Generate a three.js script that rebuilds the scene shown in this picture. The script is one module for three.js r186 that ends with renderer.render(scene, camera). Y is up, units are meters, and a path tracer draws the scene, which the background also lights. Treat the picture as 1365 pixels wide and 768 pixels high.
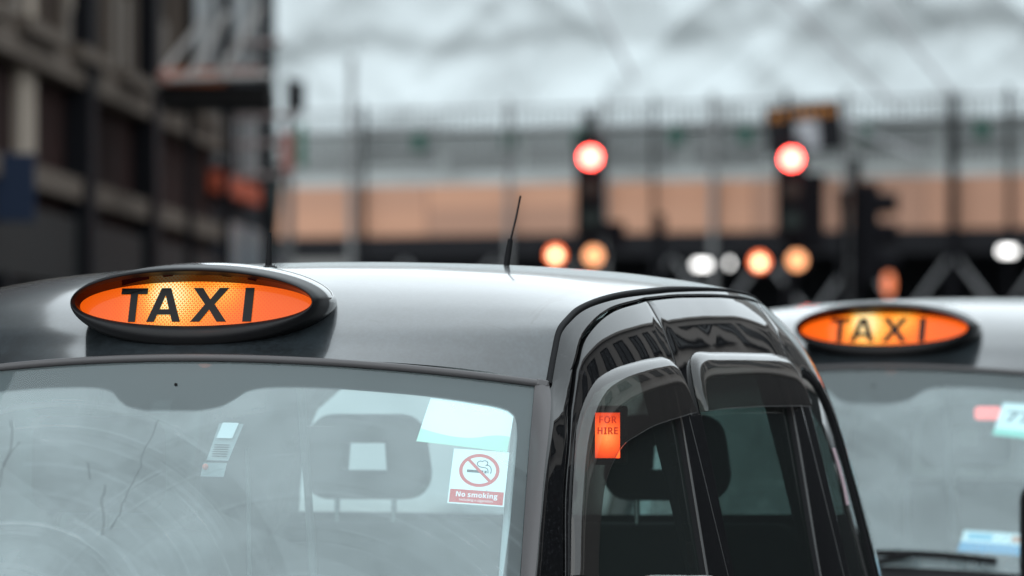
import * as THREE from 'three';
import { mergeGeometries, mergeVertices } from 'three/addons/utils/BufferGeometryUtils.js';
import { RoundedBoxGeometry } from 'three/addons/geometries/RoundedBoxGeometry.js';

// ---------------------------------------------------------------- camera, sky, sun, exposure
const scene = new THREE.Scene();
const camera = new THREE.PerspectiveCamera(5.13, 1024 / 576, 0.5, 900);
camera.position.set(0, 1.58, 0);
camera.rotation.set(0.01552, 0, 0);
camera.focus = 11.95;
camera.userData.fStop = 4.9;

const renderer = new THREE.WebGLRenderer({ antialias: true });
renderer.setSize(1024, 576);
renderer.toneMapping = THREE.LinearToneMapping;
renderer.toneMappingExposure = 0.86;
renderer.shadowMap.enabled = true;

{ // overcast sky: brighter towards the zenith, slightly cool
  const w = 64, h = 32, data = new Float32Array(w * h * 4);
  for (let j = 0; j < h; j++) for (let i = 0; i < w; i++) {
    const e = ((j + 0.5) / h - 0.5) * Math.PI, s = Math.max(0, Math.sin(e)), l = 2.45 * (0.86 + 0.2 * s) * (e < 0 ? 0.3 : 1);
    data.set([l * 0.90, l * 1.0, l * 1.055, 1], (j * w + i) * 4);
  }
  const t = new THREE.DataTexture(data, w, h, THREE.RGBAFormat, THREE.FloatType);
  t.mapping = THREE.EquirectangularReflectionMapping; t.magFilter = THREE.LinearFilter; t.needsUpdate = true;
  scene.background = t; scene.environment = t;
}
const sun = new THREE.DirectionalLight(0xfff4e6, 0.5);
sun.name = 'sun'; sun.position.set(-12, 13, 22); sun.castShadow = true; sun.shadow.radius = 100;
sun.shadow.camera.left = -40; sun.shadow.camera.right = 40; sun.shadow.camera.top = 40; sun.shadow.camera.bottom = -40; sun.shadow.camera.far = 150;
scene.add(sun);

// ---------------------------------------------------------------- helpers
let seed = 7;
const rnd = () => { seed = (seed + 0x6d2b79f5) | 0; let t = Math.imul(seed ^ (seed >>> 15), 1 | seed); t = (t + Math.imul(t ^ (t >>> 7), 61 | t)) ^ t; return ((t ^ (t >>> 14)) >>> 0) / 4294967296; };
const V = (x, y, z) => new THREE.Vector3(x, y, z), V2 = (x, y) => new THREE.Vector2(x, y);
const lerp = THREE.MathUtils.lerp, clamp = THREE.MathUtils.clamp, sstep = THREE.MathUtils.smoothstep;
const used = {};
const numbered = (n) => { const k = used[n] = (used[n] ?? -1) + 1; return k ? n + '_' + String(k).padStart(3, '0') : n; };
function tag(o, label, category, group) { o.userData.label = label; o.userData.category = category; if (group) o.userData.group = group; return o; }
function thing(name, label, category, pos = [0, 0, 0], turn = 0, group) {
  const o = new THREE.Group(); o.name = numbered(name); o.position.set(...pos); o.rotation.y = turn; scene.add(o);
  return tag(o, label, category, group);
}
function part(name, geo, mat, parent, label) {
  const m = new THREE.Mesh(Array.isArray(geo) ? join(geo) : geo, mat); m.name = name; m.castShadow = m.receiveShadow = true;
  if (label) m.userData.label = label;
  parent.add(m); return m;
}
function struct(name, geo, mat) { const m = part(name, geo, mat, scene); m.userData.kind = 'structure'; return m; }
function join(list) { return mergeGeometries(list.map((g) => { g = g.index ? g.toNonIndexed() : g; for (const k of Object.keys(g.attributes)) if (!['position', 'normal', 'uv'].includes(k)) g.deleteAttribute(k); return g; })); }
const box = (w, h, d, x = 0, y = 0, z = 0) => new THREE.BoxGeometry(w, h, d).translate(x, y, z);
const rbox = (w, h, d, r, x = 0, y = 0, z = 0) => new RoundedBoxGeometry(w, h, d, 3, r).translate(x, y, z);
const cyl = (r0, r1, h, n = 16) => new THREE.CylinderGeometry(r0, r1, h, n);
function rod(a, b, r, n = 8, r2 = r) {
  const d = b.clone().sub(a), g = cyl(r2, r, d.length(), n);
  return g.applyQuaternion(new THREE.Quaternion().setFromUnitVectors(V(0, 1, 0), d.clone().normalize())).translate(...a.clone().add(b).multiplyScalar(0.5).toArray());
}
const tube = (pts, r, n = 60, m = 8) => new THREE.TubeGeometry(new THREE.CatmullRomCurve3(pts, false, 'centripetal'), n, r, m);
function taperTube(pts, radius, n = 180, m = 8) { // a tube whose radius follows its length
  const c = new THREE.CatmullRomCurve3(pts, false, 'centripetal'), g = new THREE.TubeGeometry(c, n, 1, m), p = g.attributes.position, q = V();
  for (let i = 0; i <= n; i++) { const o = c.getPointAt(i / n), r = radius(i / n); for (let j = 0; j <= m; j++) { const k = i * (m + 1) + j; q.fromBufferAttribute(p, k).sub(o).multiplyScalar(r).add(o); p.setXYZ(k, q.x, q.y, q.z); } }
  return g;
}
function grid(n, m, f, uvf) { // (n+1) x (m+1) points f(i/n, j/m)
  const p = [], uv = [], ix = [];
  for (let j = 0; j <= m; j++) for (let i = 0; i <= n; i++) { const q = f(i / n, j / m); p.push(q.x, q.y, q.z); const t = uvf ? uvf(i / n, j / m) : [i / n, j / m]; uv.push(t[0], t[1]); }
  for (let j = 0; j < m; j++) for (let i = 0; i < n; i++) { const a = j * (n + 1) + i, b = a + 1, c = a + n + 1, d = c + 1; ix.push(a, b, d, a, d, c); }
  const g = new THREE.BufferGeometry();
  g.setAttribute('position', new THREE.Float32BufferAttribute(p, 3)); g.setAttribute('uv', new THREE.Float32BufferAttribute(uv, 2)); g.setIndex(ix);
  g.computeVertexNormals(); return g;
}
function outward(g, c) { // turn faces away from the point c
  g.computeVertexNormals();
  const p = g.attributes.position, n = g.attributes.normal; let s = 0; const a = V(), b = V();
  for (let i = 0; i < p.count; i++) { a.fromBufferAttribute(p, i).sub(c); b.fromBufferAttribute(n, i); s += a.normalize().dot(b); }
  if (s < 0) { const x = g.index.array; for (let i = 0; i < x.length; i += 3) { const t = x[i]; x[i] = x[i + 1]; x[i + 1] = t; } g.computeVertexNormals(); }
  return g;
}
function closeSeam(g, n, m) { // average normals of first and last column
  const a = g.attributes.normal;
  for (let j = 0; j <= m; j++) { const i = j * (n + 1), k = i + n, v = V().fromBufferAttribute(a, i).add(V().fromBufferAttribute(a, k)).normalize(); a.setXYZ(i, v.x, v.y, v.z); a.setXYZ(k, v.x, v.y, v.z); }
  return g;
}
function pchip(P) { // smooth monotone curve through [x, y] points
  const n = P.length, h = [], d = [], m = [];
  for (let i = 0; i < n - 1; i++) { h[i] = P[i + 1][0] - P[i][0]; d[i] = (P[i + 1][1] - P[i][1]) / h[i]; }
  m[0] = d[0]; m[n - 1] = d[n - 2];
  for (let i = 1; i < n - 1; i++) m[i] = d[i - 1] * d[i] <= 0 ? 0 : (3 * (h[i - 1] + h[i])) / ((2 * h[i] + h[i - 1]) / d[i - 1] + (h[i] + 2 * h[i - 1]) / d[i]);
  return (x) => {
    if (x <= P[0][0]) return P[0][1] + m[0] * (x - P[0][0]); if (x >= P[n - 1][0]) return P[n - 1][1] + m[n - 1] * (x - P[n - 1][0]);
    let i = 0; while (x > P[i + 1][0]) i++;
    const t = (x - P[i][0]) / h[i], a = t * t, b = a * t;
    return (2 * b - 3 * a + 1) * P[i][1] + (b - 2 * a + t) * h[i] * m[i] + (3 * a - 2 * b) * P[i + 1][1] + (b - a) * h[i] * m[i + 1];
  };
}
const hash = (x, y, s) => { let h = Math.imul(x, 374761393) + Math.imul(y, 668265263) + Math.imul(s, 974634893); h = Math.imul(h ^ (h >>> 13), 1274126177); return ((h ^ (h >>> 16)) >>> 0) / 4294967296; };
function noise(x, y, s = 1) {
  const i = Math.floor(x), j = Math.floor(y), u = x - i, v = y - j, a = u * u * (3 - 2 * u), b = v * v * (3 - 2 * v);
  return lerp(lerp(hash(i, j, s), hash(i + 1, j, s), a), lerp(hash(i, j + 1, s), hash(i + 1, j + 1, s), a), b);
}
function fbm(x, y, o = 4, s = 1) { let t = 0, a = 0.5; for (let k = 0; k < o; k++, a *= 0.5) { t += a * noise(x, y, s + k); x = x * 2.03 + 5.1; y = y * 2.01 + 1.7; } return t / (1 - Math.pow(0.5, o)); }
function dataTex(w, h, f, srgb, repeat) {
  const d = new Uint8Array(w * h * 4);
  for (let j = 0; j < h; j++) for (let i = 0; i < w; i++) { const c = f((i + 0.5) / w, (j + 0.5) / h); for (let k = 0; k < 3; k++) d[(j * w + i) * 4 + k] = clamp(Math.round((Array.isArray(c) ? c[k] : c) * 255), 0, 255); d[(j * w + i) * 4 + 3] = 255; }
  const t = new THREE.DataTexture(d, w, h, THREE.RGBAFormat); t.magFilter = THREE.LinearFilter; t.minFilter = THREE.LinearFilter;
  if (srgb) t.colorSpace = THREE.SRGBColorSpace;
  if (repeat) { t.wrapS = t.wrapT = THREE.RepeatWrapping; }
  t.needsUpdate = true; return t;
}
function canvasTex(w, h, draw, srgb = true) {
  const c = document.createElement('canvas'); c.width = w; c.height = h; draw(c.getContext('2d'), w, h);
  const t = new THREE.CanvasTexture(c); t.magFilter = THREE.LinearFilter; if (srgb) t.colorSpace = THREE.SRGBColorSpace; return t;
}
const lin = (r, g, b) => new THREE.Color().setRGB(r, g, b);
const std = (c, rough = 0.7, o = {}) => new THREE.MeshPhysicalMaterial({ color: lin(...c), roughness: rough, specularIntensity: rough > 0.55 ? 0.1 : 0.6, ...o });
const phys = (c, rough, o = {}) => new THREE.MeshPhysicalMaterial({ color: lin(...c), roughness: rough, ...o });
const glow = (c, e, k = 1) => new THREE.MeshStandardMaterial({ color: lin(...c), roughness: 0.4, emissive: lin(...e), emissiveIntensity: k });

// ---------------------------------------------------------------- materials
const roofTex = dataTex(700, 1300, (u, v) => { // road dust over black paint; x from -0.7 to 0.7 m, b from 0 to 2.6 m
  const x = -0.7 + 1.4 * u, b = 2.6 * v;
  let d = 0.15 + 0.07 * (fbm(x * 9, b * 9, 4, 3) - 0.5) + 0.05 * (noise(x * 260, b * 260, 9) - 0.5) + 0.05 * (fbm(x * 60, b * 60, 3, 21) - 0.5);
  const s = (x0, b0, x1, b1, w, k) => { // a scuff that wiped the dust away
    const dx = x1 - x0, db = b1 - b0, t = clamp(((x - x0) * dx + (b - b0) * db) / (dx * dx + db * db), 0, 1), q = Math.hypot(x - x0 - t * dx, b - b0 - t * db);
    const ww = w * (0.35 + 1.1 * noise(t * 22, 3, 5)); d -= k * (1 - sstep(q, ww * 0.4, ww)) * (0.45 + 0.75 * noise(x * 150, b * 150, 8));
  };
  s(0.602, 0.225, 0.605, 0.36, 0.004, 0.16); s(0.605, 0.34, 0.615, 0.47, 0.013, 0.22); s(0.59, 0.25, 0.6, 0.36, 0.003, 0.12); s(0.52, 0.62, 0.60, 0.70, 0.006, 0.07);
  s(0.3, 0.16, 0.33, 0.155, 0.004, 0.05); s(0.17, 0.35, 0.28, 0.33, 0.004, 0.06); s(0.5, 0.2, 0.56, 0.19, 0.003, 0.06);
  return [d * 0.90, d, d * 1.07];
}, true);
const paintRoof = phys([0.92, 0.98, 1], 0.3, { ior: 1.45, map: roofTex, clearcoat: 1, clearcoatRoughness: 0.09 });
const speck = dataTex(512, 512, (u, v) => { const n = Math.pow(noise(u * 180, v * 180, 4), 6) * 0.12 + 0.02 * fbm(u * 8, v * 8, 3, 2); const k = 0.075 + n; return [k, k * 1.02, k * 1.08]; }, true, true);
const paint = phys([0.8, 0.8, 0.8], 0.35, { specularIntensity: 0, map: speck, clearcoat: 1, clearcoatRoughness: 0.02 });
const gasket = std([0.014, 0.014, 0.015], 0.6), rubber = std([0.012, 0.012, 0.013], 0.6), trimGrey = std([0.072, 0.068, 0.070], 0.42), blackGloss = phys([0.008, 0.008, 0.009], 0.3, { specularIntensity: 0.2, clearcoat: 1, clearcoatRoughness: 0.04 });
const interior = std([0.02, 0.021, 0.022], 0.85), seatCloth = std([0.02, 0.023, 0.026], 0.9), pale = std([0.42, 0.44, 0.44], 0.7), chrome = std([0.6, 0.6, 0.6], 0.2, { metalness: 1 });
const us = 0.972, low = pchip([[0, 0.186], [0.06, 0.186], [0.13, 0.172], [0.165, 0.148], [0.2, 0.115], [0.25, 0.100], [0.32, 0.094], [0.45, 0.090], [0.65, 0.090], [0.83, 0.096], [0.88, 0.101], [0.922, 0.125], [0.935, 0.2]]);
const grimeTex = canvasTex(1400, 700, (c, w, h) => { // share of light that the windscreen lets through; duller where it is dirty
  c.fillStyle = 'rgb(196,196,196)'; c.fillRect(0, 0, w, h);
  const img = c.getImageData(0, 0, w, h);
  for (let j = 0; j < h; j++) for (let i = 0; i < w; i++) { const u = Math.abs(2 * i / w - 1) * us, v = 0.016 + 0.984 * j / h, film = u < 0.935 ? sstep(v, low(u) - 0.004, low(u) + 0.012) * (1 - sstep(u, 0.925, 0.937)) : 0; const k = 250 - 48 * film + (4 + 38 * film) * (fbm(i / 160, j / 160, 4, 12) - 0.5) + 5 * film * (fbm(i / 14, j / 14, 3, 6) - 0.5); const o = (j * w + i) * 4; img.data[o] = img.data[o + 1] = img.data[o + 2] = k; }
  c.putImageData(img, 0, 0);
  // wiper sweeps: faint arcs round the two spindles
  for (const [cx, cy, r0, r1] of [[0.30, 1.02, 0.28, 0.9], [0.74, 1.05, 0.25, 0.92]]) for (let k = 0; k < 70; k++) {
    const r = (r0 + (r1 - r0) * rnd()) * h, a0 = -2.9 + 2.2 * rnd(), a1 = a0 + 0.25 + 1.2 * rnd();
    c.strokeStyle = rnd() < 0.5 ? `rgba(250,250,250,${0.015 + 0.045 * rnd()})` : `rgba(110,110,110,${0.015 + 0.045 * rnd()})`; c.lineWidth = 1 + 14 * rnd() * rnd();
    c.beginPath(); c.arc(cx * w, cy * h, r, a0, a1); c.stroke();
  }
  // the unswept dirt above the arcs
  c.fillStyle = 'rgba(150,150,150,0.10)'; c.beginPath(); c.rect(0, 0, w, h); c.arc(0.30 * w, 1.02 * h, 0.88 * h, 0, 7, true); c.fill('evenodd');
  c.fillStyle = 'rgba(150,150,150,0.07)'; c.beginPath(); c.rect(0, 0, w, h); c.arc(0.74 * w, 1.05 * h, 0.90 * h, 0, 7, true); c.fill('evenodd');
  // runs of water that washed narrow tracks clean
  const run = (pts, lw) => { for (let k = 0; k < 3; k++) { c.strokeStyle = `rgba(245,245,245,${0.12 - 0.02 * k})`; c.lineWidth = lw * (1 - 0.25 * k); c.beginPath(); let [px, py] = pts[0]; c.moveTo(px * w, py * h); for (const [x, y] of pts.slice(1)) for (let s = 1; s <= 12; s++) c.lineTo((lerp(px, x, s / 12) + 0.010 * (noise((py + (y - py) * s / 12) * 26, x * 50, 77) - 0.5) + 0.0016 * (rnd() - 0.5)) * w, lerp(py, y, s / 12) * h), s === 12 && ([px, py] = [x, y]); c.stroke(); } };
  run([[0.251, 0.19], [0.254, 0.24], [0.262, 0.30], [0.260, 0.36], [0.265, 0.46], [0.264, 0.58], [0.258, 0.68], [0.251, 0.78]], 8); run([[0.273, 0.27], [0.265, 0.31], [0.261, 0.36]], 6);
  run([[0.484, 0.21], [0.48, 0.30], [0.474, 0.38], [0.468, 0.5], [0.461, 0.6]], 5); run([[0.392, 0.36], [0.398, 0.39], [0.405, 0.42]], 5); run([[0.43, 0.44], [0.437, 0.5], [0.443, 0.55], [0.452, 0.62]], 7);
}, false);
const screenGlass = phys([0.77, 0.925, 0.95], 0.03, { transmission: 1, transmissionMap: grimeTex, specularIntensity: 0.55, ior: 1.52 });
const frontGlass = phys([0.42, 0.52, 0.49], 0.02, { transmission: 0.97, ior: 1.52 });
const darkGlass = phys([0.17, 0.24, 0.22], 0.02, { transmission: 0.96, ior: 1.52 });
const smoked = phys([0.34, 0.315, 0.30], 0.03, { transmission: 0.94, ior: 1.5 });
const frit = std([0.012, 0.012, 0.013], 0.6);

const lensTex = canvasTex(1440, 300, (c, w, h) => { // backlit amber prisms: two bulbs behind a cross-ribbed lens
  const img = c.createImageData(w, h);
  for (let j = 0; j < h; j++) for (let i = 0; i < w; i++) {
    const x = (i / w - 0.5) * 0.48, y = (0.5 - j / h) * 0.1;
    const bulb = (bx, by, k, r) => k * Math.exp(-(Math.pow((x - bx) / 1.15, 2) + Math.pow((y - by) / 1.0, 2)) / (2 * r * r));
    let e = 0.13 + bulb(-0.052, 0.028, 0.62, 0.028) + bulb(-0.045, -0.02, 0.30, 0.040) + bulb(-0.04, 0.005, 0.16, 0.07) + bulb(0.062, 0.032, 0.34, 0.026) + bulb(0.045, -0.01, 0.13, 0.05);
    const p = 0.0078, a = Math.abs((((x + y) / p) % 1 + 1) % 1 - 0.5), b = Math.abs((((x - y) / p) % 1 + 1) % 1 - 0.5);
    e *= 0.42 + 1.8 * Math.max(0, 1 - 3.1 * Math.min(a, b)) * (0.5 + (a + b)) * 0.62;
    e = clamp(e, 0, 1);
    const o = (j * w + i) * 4, f = Math.pow(e, 1.6);
    img.data[o] = 255 * clamp(0.86 + 0.3 * e, 0, 1); img.data[o + 1] = 255 * clamp(0.32 + 0.74 * f, 0, 1); img.data[o + 2] = 255 * clamp(0.035 + 0.75 * f * f, 0, 1); img.data[o + 3] = 255;
  }
  c.putImageData(img, 0, 0);
});
const lensMat = phys([0.16, 0.02, 0.004], 0.4, { emissive: lin(1, 1, 1), emissiveMap: lensTex, emissiveIntensity: 1.15, clearcoat: 0.3, clearcoatRoughness: 0.02, specularIntensity: 0.2 });
const letterMat = phys([0.004, 0.004, 0.005], 0.3, { specularIntensity: 0.3 }), podMat = phys([0.007, 0.007, 0.008], 0.42, { specularIntensity: 0.4 });


// ================================================================ the taxi (local axes: x to its left side, y up, z forward; b = -z runs backwards from the windscreen header)
const gutterLine = pchip([[0.13, 1.587], [0.18, 1.646], [0.222, 1.688], [0.268, 1.709], [0.324, 1.728], [0.445, 1.748], [0.581, 1.760], [0.752, 1.768], [0.972, 1.776], [1.3, 1.780], [1.6, 1.776], [1.95, 1.755], [2.2, 1.72], [2.45, 1.66]]);
const gutterY = (b) => gutterLine(Math.max(b, 0.13));
const pane = (y) => (y > 1.05 ? 0.758 + (1.606 - y) * 0.25 : 0.897 - 0.05 * Math.pow((1.05 - y) / 0.7, 2));
function halfWidth(b, y) {
  const h = Math.max(gutterY(b) - y, 0), f = Math.max(0.66 - b, 0) / 0.72, k = Math.exp(-h / 0.09);
  const rear = 0.15 * Math.pow(Math.max(b - 1.5, 0), 2), top = 0.16 * Math.pow(Math.max(b - 1.2, 0), 2);
  return pane(y) - 0.04 * Math.exp(-h / 0.055) - 0.11 * f * f - (rear * (1 - k) + top * k);
}
function side(b, y, off = 0, s = 1) { // a point of the body side, off metres outside the skin
  const p = V(halfWidth(b, y), y, -b);
  if (off) { const e = 0.004, q = V(halfWidth(b + e, y), y, -b - e).sub(p), r = V(halfWidth(b, y - e), y - e, -b).sub(p), n = r.cross(q).normalize(); if (n.x < 0) n.negate(); p.addScaledVector(n, off); }
  p.x *= s; return p;
}
const CENTRE = V(0, 1.2, -1);
const crown = pchip([[0, 0], [0.05, 0.026], [0.1, 0.056], [0.2, 0.106], [0.3, 0.141], [0.45, 0.172], [0.7, 0.190], [1.0, 0.196], [1.4, 0.190], [1.8, 0.16], [2.2, 0.105], [2.5, 0.05]]);
const wave = (b, y) => 0.0013 * (fbm(b * 6.5 + 3, y * 6.5, 2, 61) - 0.5);
function roofPoint(u, bb) {
  const w = 0.55 * u * u + 0.45 * Math.pow(u, 6), be = 0.13 + bb, yc = 1.637 + crown(bb), ye = gutterY(be);
  const xe = halfWidth(be, ye), b = 0.13 * u * u + bb * (1 + 0.045 * (1 - u * u));
  return V(u * xe, lerp(yc, ye, w) + 0.0016 * (1 - Math.pow(u, 8)) * sstep(bb, 0, 0.1) * (fbm(u * 5 + 9, b * 6, 2, 63) - 0.5), -b);
}
function screenPoint(u, v, off = 0) { // windscreen: u across, v from header down to the cowl
  const f = (u, v) => V(0.663 * u * (1 - v) + 0.73 * u * v, (1.637 - 0.05 * u * u) * (1 - v) + (1.115 - 0.05 * u * u) * v, -0.13 * u * u * (1 - v) + (0.40 - 0.20 * u * u) * v + 0.048 * v * (1 - v));
  const p = f(u, v);
  if (off) { const n = f(u + 0.01, v).sub(p).cross(f(u, v - 0.01).sub(p)).normalize(); if (n.z < 0) n.negate(); p.addScaledVector(n, off); }
  return p;
}
const curve = (pts, n) => new THREE.CatmullRomCurve3(pts.map(([a, b]) => V(a, b, 0)), false, 'centripetal').getSpacedPoints(n).map((p) => [p.x, p.y]);
function loop(sides, n) { const out = []; for (const s of sides) out.push(...curve(s, n).slice(0, -1)); out.push(out[0]); return out; }
function between(A, B, rows, f) { // skin between two lists of (b, y); rows are [share from A to B, offset]
  const n = A.length - 1;
  return grid(n, rows.length - 1, (i, j) => { const k = Math.round(i * n), [t, off] = rows[Math.round(j * (rows.length - 1))]; return f(lerp(A[k][0], B[k][0], t), lerp(A[k][1], B[k][1], t), off); }, (i, j) => { const k = Math.round(i * n), t = rows[Math.round(j * (rows.length - 1))][0]; return [lerp(A[k][0], B[k][0], t) * 2, lerp(A[k][1], B[k][1], t) * 2]; });
}
const PANEL = [[0, -0.03], [0, -0.006], [0.004, -0.001], [0.02, 0], ...[...Array(12)].map((_, i) => [0.04 + 0.92 * (i + 0.5) / 12, 0]), [0.97, 0], [0.99, -0.001], [1, -0.006], [1, -0.035]];
function fill(L, rings, off, s) { // sheet inside a closed loop
  let cx = 0, cy = 0; for (const [a, b] of L.slice(1)) { cx += a; cy += b; } cx /= L.length - 1; cy /= L.length - 1;
  return between(L, L.map(() => [cx, cy]), [...Array(rings + 1)].map((_, i) => [i / rings * 0.9999, off]), (b, y, o) => side(b, y, o, s));
}

// outlines in (b, y), metres
const shutA = [[-0.15, 0.98], [-0.042, 1.236], [0.032, 1.397], [0.122, 1.52], [0.199, 1.618], [0.261, 1.667], [0.337, 1.70], [0.46, 1.73], [0.70, 1.7535]];
const doorTop = (b0, b1, d, n = 8) => [...Array(n + 1)].map((_, i) => { const b = lerp(b0, b1, i / n); return [b, gutterY(b) - d]; });
const shift = (L, a, b = 0) => L.map(([x, y]) => [x + a, y + b]);
const frontDoor = [[[-0.146, 0.42], [-0.146, 0.98], [-0.038, 1.236], [0.036, 1.397], [0.126, 1.517], [0.203, 1.614]], [[0.203, 1.614], [0.265, 1.663], [0.341, 1.696], [0.464, 1.726], [0.696, 1.7495]], [[0.696, 1.7495], [0.697, 1.6], [0.697, 1.2], [0.697, 0.42]], [[0.697, 0.42], [0.3, 0.42], [-0.146, 0.42]]];
const frontHole = [[[-0.11, 1.03], [-0.018, 1.236], [0.04, 1.355], [0.109, 1.463], [0.177, 1.537], [0.245, 1.582]], [[0.245, 1.582], [0.33, 1.604], [0.445, 1.617], [0.60, 1.626]], [[0.60, 1.626], [0.655, 1.60], [0.640, 1.5], [0.575, 1.25], [0.53, 1.05]], [[0.53, 1.05], [0.2, 1.03], [-0.11, 1.03]]];
const rearDoor = [[[0.7045, 0.42], [0.7045, 1.2], [0.7045, 1.6], [0.7045, 1.7505]], doorTop(0.7045, 1.61, 0.0165), [[1.61, gutterY(1.61) - 0.0165], [1.605, 1.6], [1.60, 1.2], [1.60, 0.42]], [[1.60, 0.42], [1.1, 0.42], [0.7045, 0.42]]];
const rearHole = [[[0.735, 1.04], [0.745, 1.2], [0.785, 1.46], [0.80, 1.58]], [[0.80, 1.58], [0.83, 1.632], [0.95, 1.638], [1.25, 1.638], [1.46, 1.634]], [[1.46, 1.634], [1.525, 1.60], [1.51, 1.5], [1.42, 1.2], [1.40, 1.04]], [[1.40, 1.04], [1.1, 1.03], [0.735, 1.04]]];
const quarter = [[[1.608, 0.42], [1.608, 1.2], [1.613, 1.6], [1.618, gutterY(1.618) - 0.0165]], doorTop(1.618, 2.42, 0.0165), [[2.42, gutterY(2.42) - 0.0165], [2.46, 1.5], [2.5, 1.2], [2.5, 0.42]], [[2.5, 0.42], [2.1, 0.42], [1.608, 0.42]]];
const quarterHole = [[[1.665, 1.05], [1.665, 1.2], [1.68, 1.4], [1.69, 1.58]], [[1.69, 1.58], [1.72, 1.613], [1.85, 1.612], [1.98, 1.59]], [[1.98, 1.59], [2.07, 1.53], [2.12, 1.35], [2.14, 1.06]], [[2.14, 1.06], [1.9, 1.04], [1.665, 1.05]]];

const plate = (corners, tex, t = 0.0012) => grid(8, 8, (i, j) => { const [a, b, c, d] = corners; return screenPoint(lerp(lerp(a[0], b[0], i), lerp(d[0], c[0], i), 1 - j), lerp(lerp(a[1], b[1], i), lerp(d[1], c[1], i), 1 - j), t); });

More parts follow.
